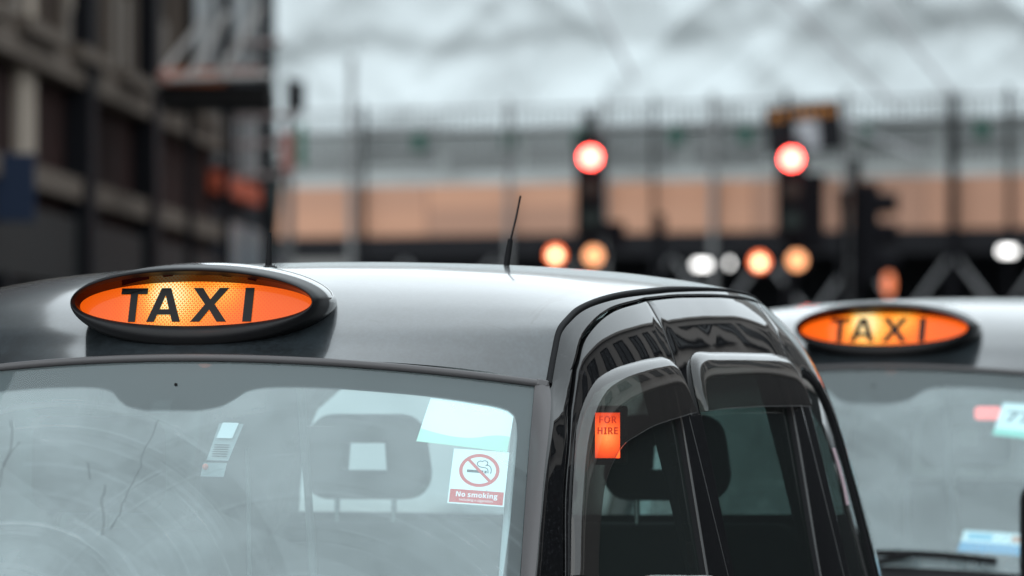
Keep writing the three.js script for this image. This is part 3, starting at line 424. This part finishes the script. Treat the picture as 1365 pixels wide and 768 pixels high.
// a building along the street: facade-local s runs away from the camera, n out of the wall towards the road
const brick = dataTex(512, 512, (u, v) => { const r = Math.floor(v * 26), x = u * 9 + (r % 2) * 0.5, f = (v * 26) % 1, g = x % 1, m = f < 0.14 || g < 0.05; const t = 0.135 + 0.04 * hash(Math.floor(x), r, 2) + 0.03 * (fbm(u * 8, v * 8, 3) - 0.5); return m ? [0.17, 0.155, 0.15] : [t * 1.22, t * 0.93, t * 0.9]; }, true, true);
brick.repeat.set(0.5, 0.5);
const brickMat = std([0.64, 0.42, 0.385], 0.85, { map: brick }), cream = std([0.105, 0.083, 0.068], 0.75), darkFrame = std([0.009, 0.009, 0.011], 0.6), winGlass = phys([0.012, 0.013, 0.016], 0.08, { specularIntensity: 0.35 }), blind = std([0.15, 0.128, 0.112], 0.8);
function uvBox(w, h, d) { const g = new THREE.BoxGeometry(w, h, d), p = g.attributes.position, n = g.attributes.normal, uv = g.attributes.uv; for (let i = 0; i < p.count; i++) { const ax = Math.abs(n.getX(i)) > 0.5; uv.setXY(i, ax ? p.getZ(i) : p.getX(i), Math.abs(n.getY(i)) > 0.5 ? p.getZ(i) : p.getY(i)); } return g; }

const left = thing('brick_building', 'long dark brick building with cream stone bands along the left side of the street', 'building', [-5, 0, 0], -0.0336);
{ // x = 0 is the wall face, the building lies at x < 0; local -z runs away from the camera
  const H = 10.2;
  part('wall', [uvBox(8, H, 48).translate(-4, H / 2, -38)], brickMat, left); // s from 14 to 62
  part('stone_band', [box(0.14, 0.16, 48, 0.07, 3.07, -38)], cream, left); part('stone_band', [box(0.16, 0.18, 48, 0.08, 3.93, -38)], cream, left);
  part('stone_band', [box(0.2, 0.2, 48, 0.1, 6.5, -38)], cream, left); part('cornice', [box(0.5, 0.4, 48, 0.2, 10.1, -38)], cream, left);
  part('shop_fascia', [box(0.1, 0.5, 48, 0.05, 2.6, -38)], std([0.02, 0.02, 0.02], 0.6), left);
  const frame = [box(0.1, 2.2, 0.12, 0.05, 5.2, -1.05), box(0.1, 2.2, 0.12, 0.05, 5.2, 1.05), box(0.1, 0.12, 2.2, 0.05, 6.3, 0), box(0.08, 0.08, 2.0, 0.05, 5.2, 0), box(0.08, 2.2, 0.06, 0.05, 5.2, 0)];
  const fg = join(frame), pg = box(0.03, 2.2, 2.0, 0.015, 5.2, 0), bg = box(0.02, 0.75, 1.9, 0.045, 4.42, 0), sg = box(0.24, 0.1, 2.4, 0.12, 4.07, 0), shop = box(0.05, 2.1, 2.6, 0.03, 1.25, 0), pil = box(0.16, 2.3, 0.35, 0.08, 1.2, 1.6);
  for (let s = 16.2; s < 61; s += 3.6) {
    const w = part('window', fg, cream, left); w.position.z = -s;
    part('pane', pg, winGlass, w); part('blind', bg, blind, w); part('sill', sg, cream, w);
    const sh = part('shop_window', shop, winGlass, left); sh.position.z = -s; part('pilaster', pil, darkFrame, sh);
  }
  // arched stone surround nearest the camera's left edge
  const arch = new THREE.TorusGeometry(1.6, 0.3, 10, 24, Math.PI).rotateY(Math.PI / 2).scale(0.15, 0.2, 1).translate(0.03, 4.42, -47.0);
  part('stone_arch', [box(0.06, 1.2, 1.0, 0.03, 3.82, -45.4), arch], std([0.30, 0.25, 0.205], 0.7), left);
  for (const s of [48.7, 54.2]) part('pilaster', box(0.2, 6.8, 0.5, 0.1, 3.4, -s), darkFrame, left);
}
// corner building further on, with red sign board
const corner = thing('corner_building', 'dark shop building past the brick one with tall grey windows over a red sign board', 'building', [-5, 0, 0], -0.0336);
part('wall', [box(8, 8, 8.9, -4, 4, -66.55)], std([0.014, 0.016, 0.02], 0.7), corner);
for (const [s0, s1] of [[62.6, 64.6], [66.2, 68.6]]) { const w = part('window', box(0.08, 0.75, s1 - s0, 0.04, 4.12, -(s0 + s1) / 2), std([0.20, 0.20, 0.20], 0.5), corner); part('glazing_bar', box(0.04, 0.75, 0.1, 0.1, 4.12, -(s0 + s1) / 2), darkFrame, w); part('window_frame', [box(0.06, 0.08, s1 - s0 + 0.2, 0.07, 4.52, -(s0 + s1) / 2), box(0.06, 0.08, s1 - s0 + 0.2, 0.07, 3.72, -(s0 + s1) / 2)], darkFrame, w); }
part('sign_board', box(0.12, 0.20, 5.2, 0.10, 3.56, -64.0), std([0.36, 0.075, 0.04], 0.6), corner, 'red shop sign board');
part('shop_front', box(0.1, 2.6, 8.6, 0.05, 1.8, -66.6), std([0.012, 0.016, 0.026], 0.5), corner);
for (const s of [63.5, 66.2]) part('shop_window', box(0.06, 0.5, 1.8, 0.12, 2.95, -s), std([0.16, 0.19, 0.21], 0.3), corner);

// scaffold with sheeting and a protective fan on the corner
const fan = thing('scaffold_tower', 'scaffold tower with grey sheeting above an orange edged fan on the left building', 'scaffold', [0, 0, -51]);
const steel = std([0.22, 0.22, 0.22], 0.5, { metalness: 0.3 }), tarp = std([0.42, 0.43, 0.435], 0.6);
{
  part('fan_deck', box(0.88, 0.16, 1.6, -2.36, 3.90, -0.6), std([0.014, 0.013, 0.013], 0.8), fan);
  part('toe_board', box(0.46, 0.12, 0.05, -2.50, 4.04, 0.24), std([0.40, 0.12, 0.055], 0.7), fan); part('toe_board', box(0.26, 0.08, 0.05, -2.11, 4.07, 0.24), std([0.25, 0.10, 0.07], 0.7), fan);
  for (const x of [-2.55, -2.26, -1.95]) part('standard', rod(V(x, 0.12, 0.1), V(x, 7, 0.1), 0.034), darkFrame, fan);
  for (const x of [-2.41, -2.10]) part('sheet', grid(12, 24, (i, j) => V(x - 0.12 + 0.24 * i, 4.12 + 3 * j, 0.03 + 0.04 * Math.sin(i * 9 + j * 4) * (0.4 + fbm(i * 3, j * 6, 3, 4)))), tarp, fan);
  for (const [a, b] of [[[-2.78, 4.04], [-2.42, 4.50]], [[-2.55, 4.04], [-2.25, 4.55]], [[-2.80, 4.02], [-1.9, 4.05]], [[-2.3, 4.05], [-1.98, 4.6]]]) part('brace', rod(V(a[0], a[1], 0.3), V(b[0], b[1], 0.25), 0.026), std([0.50, 0.47, 0.45], 0.5), fan);
  for (const [y, l] of [[3.25, 0.2], [3.5, 0.13], [3.72, 0.22], [4.3, 0.1]]) part('ledger', rod(V(-2.2, y, 0.12), V(-1.93 + l, y + 0.02, 0.12), 0.024), std([0.26, 0.2, 0.19], 0.5), fan);
  part('hanging_net', grid(6, 14, (i, j) => V(-1.94 + 0.13 * i * (0.5 + 0.5 * j), 2.6 + 0.75 * j, 0.1 + 0.05 * Math.sin(i * 5 + j * 9))), std([0.05, 0.06, 0.06], 0.8), fan);
  part('clamp_lamp', rbox(0.09, 0.11, 0.1, 0.03, -2.74, 4.04, 0.35), std([0.45, 0.24, 0.2], 0.6), fan);
}

// ---------------------------------------------------------------- the sheeted building and its gantry slant across the end of the street, the right end nearer
const TURN = -Math.PI / 6, slant = (z) => [-3 + 3 * Math.cos(TURN), 0, z - 3 * Math.sin(TURN)]; // the point x = -3 of each stays in place
const sheeted = thing('sheeted_building', 'building wrapped in white plastic sheeting across the end of the street', 'building', slant(-86.6), TURN);
part('wall', box(26, 16, 8, 7.6, 8, -5.5), std([0.3, 0.29, 0.28], 0.8), sheeted);
{
  const sheetMat = std([0.545, 0.585, 0.595], 0.6);
  const f = (x, y) => { // two lifts of sheet: the lower leans back from its foot to a swagged seam, the upper hangs out over it; creases run aslant
    const ys = 6.25 - 0.22 * Math.abs(Math.sin(Math.PI * (x + 2.2) / 3.1)) + 0.22 * (fbm(x * 0.6, 2, 3, 15) - 0.5), foot = clamp((y - 5.05) / (ys - 5.05), 0, 1), over = sstep(y, ys - 0.15, ys + 0.3) * (0.3 + 1.1 * fbm(x * 0.5, 7, 2, 16));
    const fold = (a, c, n) => 1 - Math.abs(2 * fbm(x * c + y * a, y * 0.3 - x * 0.12, 3, n) - 1), k = sstep(x, 2, 6);
    return -0.34 * foot + 0.14 * over - 0.06 * Math.max(0, y - ys) + (0.10 + 0.16 * k) * Math.pow(fold(0.75, 0.55, 31), 3) + 0.14 * Math.pow(fold(-0.6, 0.5, 44), 3) + 0.10 * Math.pow(fold(0.1, 1.3, 52), 4) + 0.4 * fbm(x * 0.35, y * 0.6, 3, 8);
  };
  part('sheeting', outward(grid(300, 150, (i, j) => { const x = -6 + 22.7 * i, y = 5.05 + 8 * j; return V(x, y, -0.8 + f(x, y)); }), V(5, 8, -6)), sheetMat, sheeted);
  part('lower_sheeting', outward(grid(120, 30, (i, j) => { const x = -6 + 22.8 * i, y = 4.25 + 1.0 * j; return V(x, y, -0.9 + 0.25 * fbm(x * 1.2, y * 2, 3, 9)); }), V(5, 5, -6)), std([0.46, 0.49, 0.485], 0.7), sheeted);
}
const gantry = thing('scaffold_gantry', 'steel and plywood scaffold gantry with railings below the white sheeting', 'scaffold', slant(-84.6), TURN);
{
  const ply = [std([0.53, 0.29, 0.195], 0.75), std([0.47, 0.262, 0.182], 0.75), std([0.41, 0.235, 0.168], 0.75), std([0.50, 0.268, 0.178], 0.75)];
  for (let k = 0; k < 8; k++) part('fascia_panel', box(2.38, 0.31, 0.03, -2.0 + 2.4 * k, 4.055, 0), ply[(k * 3 + 1) % 4], gantry);
  for (let k = 0; k < 8; k++) part('fascia_panel', box(2.38, 0.34, 0.03, -2.0 + 2.4 * k, 3.725, 0.01), ply[(k * 2 + (k > 3)) % 4], gantry);
  part('deck', box(20, 0.08, 2.2, 6.8, 3.48, -1.1), std([0.05, 0.045, 0.04], 0.8), gantry);
  part('edge_beam', box(20, 0.30, 0.14, 6.8, 3.40, 0.03), std([0.016, 0.016, 0.018], 0.6), gantry);
  part('back_screen', box(20, 2.0, 0.05, 6.8, 2.4, -1.9), std([0.014, 0.015, 0.017], 0.8), gantry);
  for (const [x, r, m] of [[-1.9, 0.045, steel], [-1.72, 0.026, darkFrame], [0.47, 0.034, steel], [1.9, 0.034, steel], [2.6, 0.024, darkFrame], [3.46, 0.045, steel], [4.5, 0.028, darkFrame], [5.35, 0.04, steel], [7.6, 0.03, darkFrame], [8.6, 0.05, steel]]) part('standard', rod(V(x, 0.1, 0.1), V(x, x < -1.8 ? 5.9 : 5.3, 0.1), r), m, gantry);
  part('standard', rod(V(6.85, 0.1, 0.15), V(6.85, 5.25, 0.15), 0.06), darkFrame, gantry);
  const lattice = std([0.30, 0.30, 0.31], 0.5);
  for (let x = -1.8; x < 10; x += 0.66) { const k = Math.round((x + 1.8) / 0.66) % 2; part('lattice_bar', rod(V(x + (k ? 0.66 : 0), 2.45, 0.0), V(x + (k ? 0 : 0.66), 3.25, 0.0), 0.026), lattice, gantry); }
  part('lattice_chord', rod(V(-3, 2.45, 0), V(11, 2.45, 0), 0.035), std([0.1, 0.1, 0.1], 0.5), gantry);
  // railing of thin uprights, ledger tubes, netting panels and green ties
  const bars = []; for (let x = -3.1; x < 11; x += 0.105) bars.push(box(0.02, 0.82, 0.02, x, 4.78, 0));
  part('railing_bars', bars, std([0.22, 0.24, 0.24], 0.5), gantry).userData.kind = 'stuff';
  for (let k = 0; k < 11; k++) { const t = 0.24 + 0.26 * rnd(); part('netting_panel', box(1.05, 0.30 + 0.25 * rnd(), 0.01, -2.5 + 1.2 * k, 4.58 + 0.18 * rnd(), -0.2), std([t * 0.95, t, t * 0.99], 0.8), gantry); }
  for (const y of [4.38, 4.62, 4.90, 5.18]) part('ledger', rod(V(-3.1, y, 0.04), V(11, y, 0.04), y === 5.18 ? 0.02 : 0.026), steel, gantry);
  for (const x of [-0.9, 0.45, 1.5, 2.9, 3.9, 5.6, 7.2]) part('netting_tie', rbox(0.2, 0.24, 0.03, 0.01, x, 4.78, 0.05), std([0.03, 0.085, 0.065], 0.8), gantry);
  for (const [a, b] of [[[4.9, 5.1], [6.4, 4.45]], [[4.4, 6.6], [6.2, 5.0]], [[5.6, 6.7], [6.9, 5.2]], [[1.6, 6.9], [2.4, 5.5]]]) part('brace', rod(V(a[0], a[1], 0.25), V(b[0], b[1], 0.25), 0.03), std([0.3, 0.3, 0.31], 0.5), gantry);
}
const hoard = thing('site_hoarding', 'white site hoarding boards at ground level under the gantry', 'hoarding', slant(-84.2), TURN);
for (let k = 0; k < 6; k++) part('board', box(1.18, 1.75, 0.03, -3.0 + 1.2 * k, 0.875, 0), std([0.46, 0.48, 0.485], 0.6), hoard);
// white bulkhead lamps under the gantry, hung from its front beam
[[0.20, 2.38, 3.12, -80.5], [0.05, 2.72, 3.135, -80.3], [0.20, 6.02, 3.24, -78.1], [0.06, 6.34, 3.23, -77.9]].forEach(([w, x, y, z], k) => {
  const l = thing('bulkhead_lamp', ['long white lamp under the gantry beside the amber lamps', 'small white lamp beside the long one under the gantry', 'long white lamp under the gantry at the right edge', 'small white lamp at the far right end of the gantry'][k], 'lamp', [x, y, z]);
  part('lamp_body', rbox(w + 0.06, 0.14, 0.08, 0.02, 0, 0, -0.06), darkFrame, l); part('lamp_lens', rbox(w, 0.09, 0.06, 0.03, 0, 0, 0), glow([0.8, 0.8, 0.8], [1, 0.98, 0.95], 5), l); part('hanger', rod(V(0, 0.05, -0.08), V(0, 0.3, -0.3), 0.012), darkFrame, l);
});
// banner on the railing
const banner = thing('banner', 'dark banner with an orange strip tilted on the railing behind the right red light', 'banner', [3.62, 4.79, -79.6]);
banner.rotation.set(0, -0.3, 0.09);
part('panel', box(0.98, 0.60, 0.03), std([0.014, 0.014, 0.016], 0.6), banner);
for (let k = 0; k < 8; k++) part('orange_mark', box(0.05, 0.12, 0.01, -0.38 + 0.108 * k, 0.19, 0.022), std([0.52, 0.20, 0.045], 0.6), banner);
part('picture', box(0.40, 0.36, 0.012, -0.02, -0.09, 0.022), std([0.36, 0.36, 0.38], 0.6), banner);

// ---------------------------------------------------------------- traffic signals
const black = std([0.008, 0.008, 0.01], 0.6);
function lampLight(parent, x, y, z, c, i) { const l = new THREE.PointLight(c, i); l.name = 'lamp_light'; l.position.set(x, y, z); l.castShadow = true; parent.add(l); }
function signal(x, z, top, label, turn, lit) {
  const t = thing('traffic_signal', label, 'traffic light', [x, 0, z], turn);
  part('pole', rod(V(0, 0, -0.15), V(0, top + 0.4, -0.15), 0.057, 12), black, t); part('finial', new THREE.SphereGeometry(0.07, 12, 10).translate(0, top + 0.44, -0.15), black, t);
  const head = part('signal_head', rbox(0.32, 1.12, 0.2, 0.03, 0, top - 0.33, 0), black, t);
  for (let k = 0; k < 3; k++) {
    const y = top - 0.33 * k;
    part('signal_lens', new THREE.CircleGeometry(k === 0 && lit ? 0.095 : 0.1, 28).translate(0, y, 0.108), k === 0 && lit ? glow([0.3, 0.02, 0.02], [1, 0.085, 0.066], 32) : std([[0.02, 0.006, 0.006], [0.02, 0.013, 0.006], [0.006, 0.015, 0.012]][k], 0.3), head);
    part('signal_hood', new THREE.CylinderGeometry(0.118, 0.118, lit ? 0.06 : 0.22, 20, 1, true, -0.3, Math.PI + 0.6).rotateX(Math.PI / 2).rotateZ(Math.PI).translate(0, y, lit ? 0.13 : 0.2), black, head);
  }
  if (lit) lampLight(t, 0, top, 0.3, 0xff2818, 0.6);
  return t;
}
const s1 = signal(0.853, -70, 4.087, 'traffic light showing red, left of the two, above a pair of amber lamps', 0, true);
part('side_box', rbox(0.22, 0.3, 0.2, 0.02, 0.27, 3.24, -0.1), black, s1);
const s2 = signal(3.04, -70, 4.07, 'traffic light showing red, right of the two, in front of the banner', 0, true);
part('backing_board', rbox(0.3, 0.85, 0.04, 0.02, 0.22, 3.5, -0.12), black, s2);
signal(3.95, -71, 3.62, 'dark unlit traffic light seen from its side, right of the red ones', Math.PI / 2, false);
for (const [x, y, k] of [[0.47, 3.02, 0], [0.885, 3.01, 1], [2.68, 2.945, 0], [3.085, 2.96, 1]]) {
  const a = thing('amber_lamp', ['bright amber lamp below and left of the left red light', 'dim amber lamp right under the left red light', 'bright amber lamp below and left of the right red light', 'dim amber lamp right under the right red light'][(x > 2 ? 2 : 0) + k], 'lamp', [x, y, -69.6]);
  part('lamp_housing', cyl(0.14, 0.12, 0.16, 24).rotateX(Math.PI / 2).translate(0, 0, -0.085), black, a); part('bracket', rod(V(0, 0, -0.1), V(k ? 0 : 0.38, 0.1, -0.45), 0.03), black, a);
  part('lamp_lens', new THREE.CircleGeometry(0.09, 28), k ? glow([0.4, 0.2, 0.08], [1, 0.45, 0.21], 2.6) : glow([0.4, 0.1, 0.03], [1, 0.19, 0.07], 3.2), a);
  if (!k) part('bulb', new THREE.SphereGeometry(0.05, 16, 12).scale(1, 1, 0.4).translate(0, -0.01, 0.012), glow([0.5, 0.3, 0.1], [1, 0.62, 0.36], 8), a);
  lampLight(a, 0, 0, 0.25, 0xff8a3a, 0.15);
}
{ const a = thing('beacon', 'small orange beacon low beside the lattice bars at right', 'lamp', [4.22, 2.74, -72]); part('base', cyl(0.06, 0.07, 0.1, 14).translate(0, -0.2, 0), black, a); part('lens', new THREE.SphereGeometry(0.07, 16, 12).scale(0.8, 2.0, 0.8), glow([0.5, 0.15, 0.06], [1, 0.26, 0.11], 1.3), a); part('post', rod(V(0, -2.74, 0), V(0, -0.2, 0), 0.03), black, a); }
// poles and posts
const col = thing('lamp_column', 'dark lamp column standing before the brick building', 'lamp post', [-3.50, 0, -50]);
part('shaft', rod(V(0, 0, 0), V(0, 8, 0), 0.085, 14, 0.06), std([0.02, 0.022, 0.028], 0.5), col); part('base', cyl(0.12, 0.14, 1.2, 14).translate(0, 0.6, 0), std([0.02, 0.022, 0.028], 0.5), col);
const blue = thing('blue_sign', 'blue board on the brick wall at the left edge', 'sign', [-3.34, 2.92, -43]); part('panel', rbox(0.30, 0.46, 0.04, 0.01), std([0.005, 0.016, 0.045], 0.5), blue); part('bracket', rod(V(-0.5, 0.1, -0.05), V(0, 0.1, -0.05), 0.02), black, blue);
for (const [x, top, r, z, lab] of [[1.65, 3.5, 0.06, -72, 'dark post with a small camera head between the two red lights'], [3.66, 3.75, 0.05, -71, 'thin dark post between the right red light and the side-on signal']]) {
  const p = thing('street_post', lab, 'post', [x, 0, z]); part('shaft', rod(V(0, 0, 0), V(0, top, 0), r), black, p); part('head', rbox(0.13, 0.2, 0.14, 0.03, 0, top - 0.08, 0.02), black, p);
}
const cam = thing('signal_pole', 'pole with a dark signal box at the left end of the white sheeting', 'post', [-2.60, 0, -75]);
part('shaft', rod(V(0, 0, 0), V(0, 5.2, 0), 0.05), std([0.1, 0.1, 0.1], 0.5), cam); part('box', rbox(0.17, 0.36, 0.2, 0.02, 0.1, 4.98, 0.1), black, cam); part('red_panel', rbox(0.14, 0.5, 0.05, 0.02, -0.02, 4.3, 0.1), std([0.28, 0.08, 0.06], 0.6), cam); part('green_panel', rbox(0.1, 0.5, 0.05, 0.02, 0.14, 4.4, 0.1), std([0.03, 0.14, 0.09], 0.6), cam);
const post = thing('kerb_post', 'black post at the right edge beside the second cab', 'post', [1.313, 0, -16.0]); part('shaft', rod(V(0, 0, 0), V(0, 1.30, 0), 0.05, 16), rubber, post); part('cap', new THREE.SphereGeometry(0.05, 16, 10).translate(0, 1.30, 0), rubber, post);

// building on the right side of the street, seen only as the reflection in the cab's doors
const right = thing('stone_building', 'pale stone building with rows of windows on the right side of the street', 'building', [13, 0, 0], -0.0336);
{
  const stone = std([0.30, 0.272, 0.255], 0.8), H = 9.0;
  part('wall', box(8, H, 84, 4, H / 2, -36), stone, right);
  part('shop_front', box(0.12, 5.7, 84, -0.06, 2.85, -36), std([0.012, 0.012, 0.014], 0.6), right);
  for (const y of [5.9, 8.9]) part('stone_band', box(0.3, 0.25, 84, -0.1, y, -36), std([0.36, 0.33, 0.31], 0.8), right);
  const wg = box(0.04, 1.5, 1.5, 0.0, 0, 0), fg = join([box(0.1, 0.1, 1.7, -0.04, 0.8, 0), box(0.16, 0.1, 1.8, -0.07, -0.8, 0), box(0.08, 1.5, 0.06, -0.04, 0, 0), box(0.1, 1.5, 0.1, -0.04, 0, 0.8), box(0.1, 1.5, 0.1, -0.04, 0, -0.8)]);
  for (let s = -2; s < 76; s += 3) for (const y of [7.3]) { const w = part('window', fg, darkFrame, right); w.position.set(-0.01, y, -s); part('pane', wg, winGlass, w); }
}
renderer.render(scene, camera);
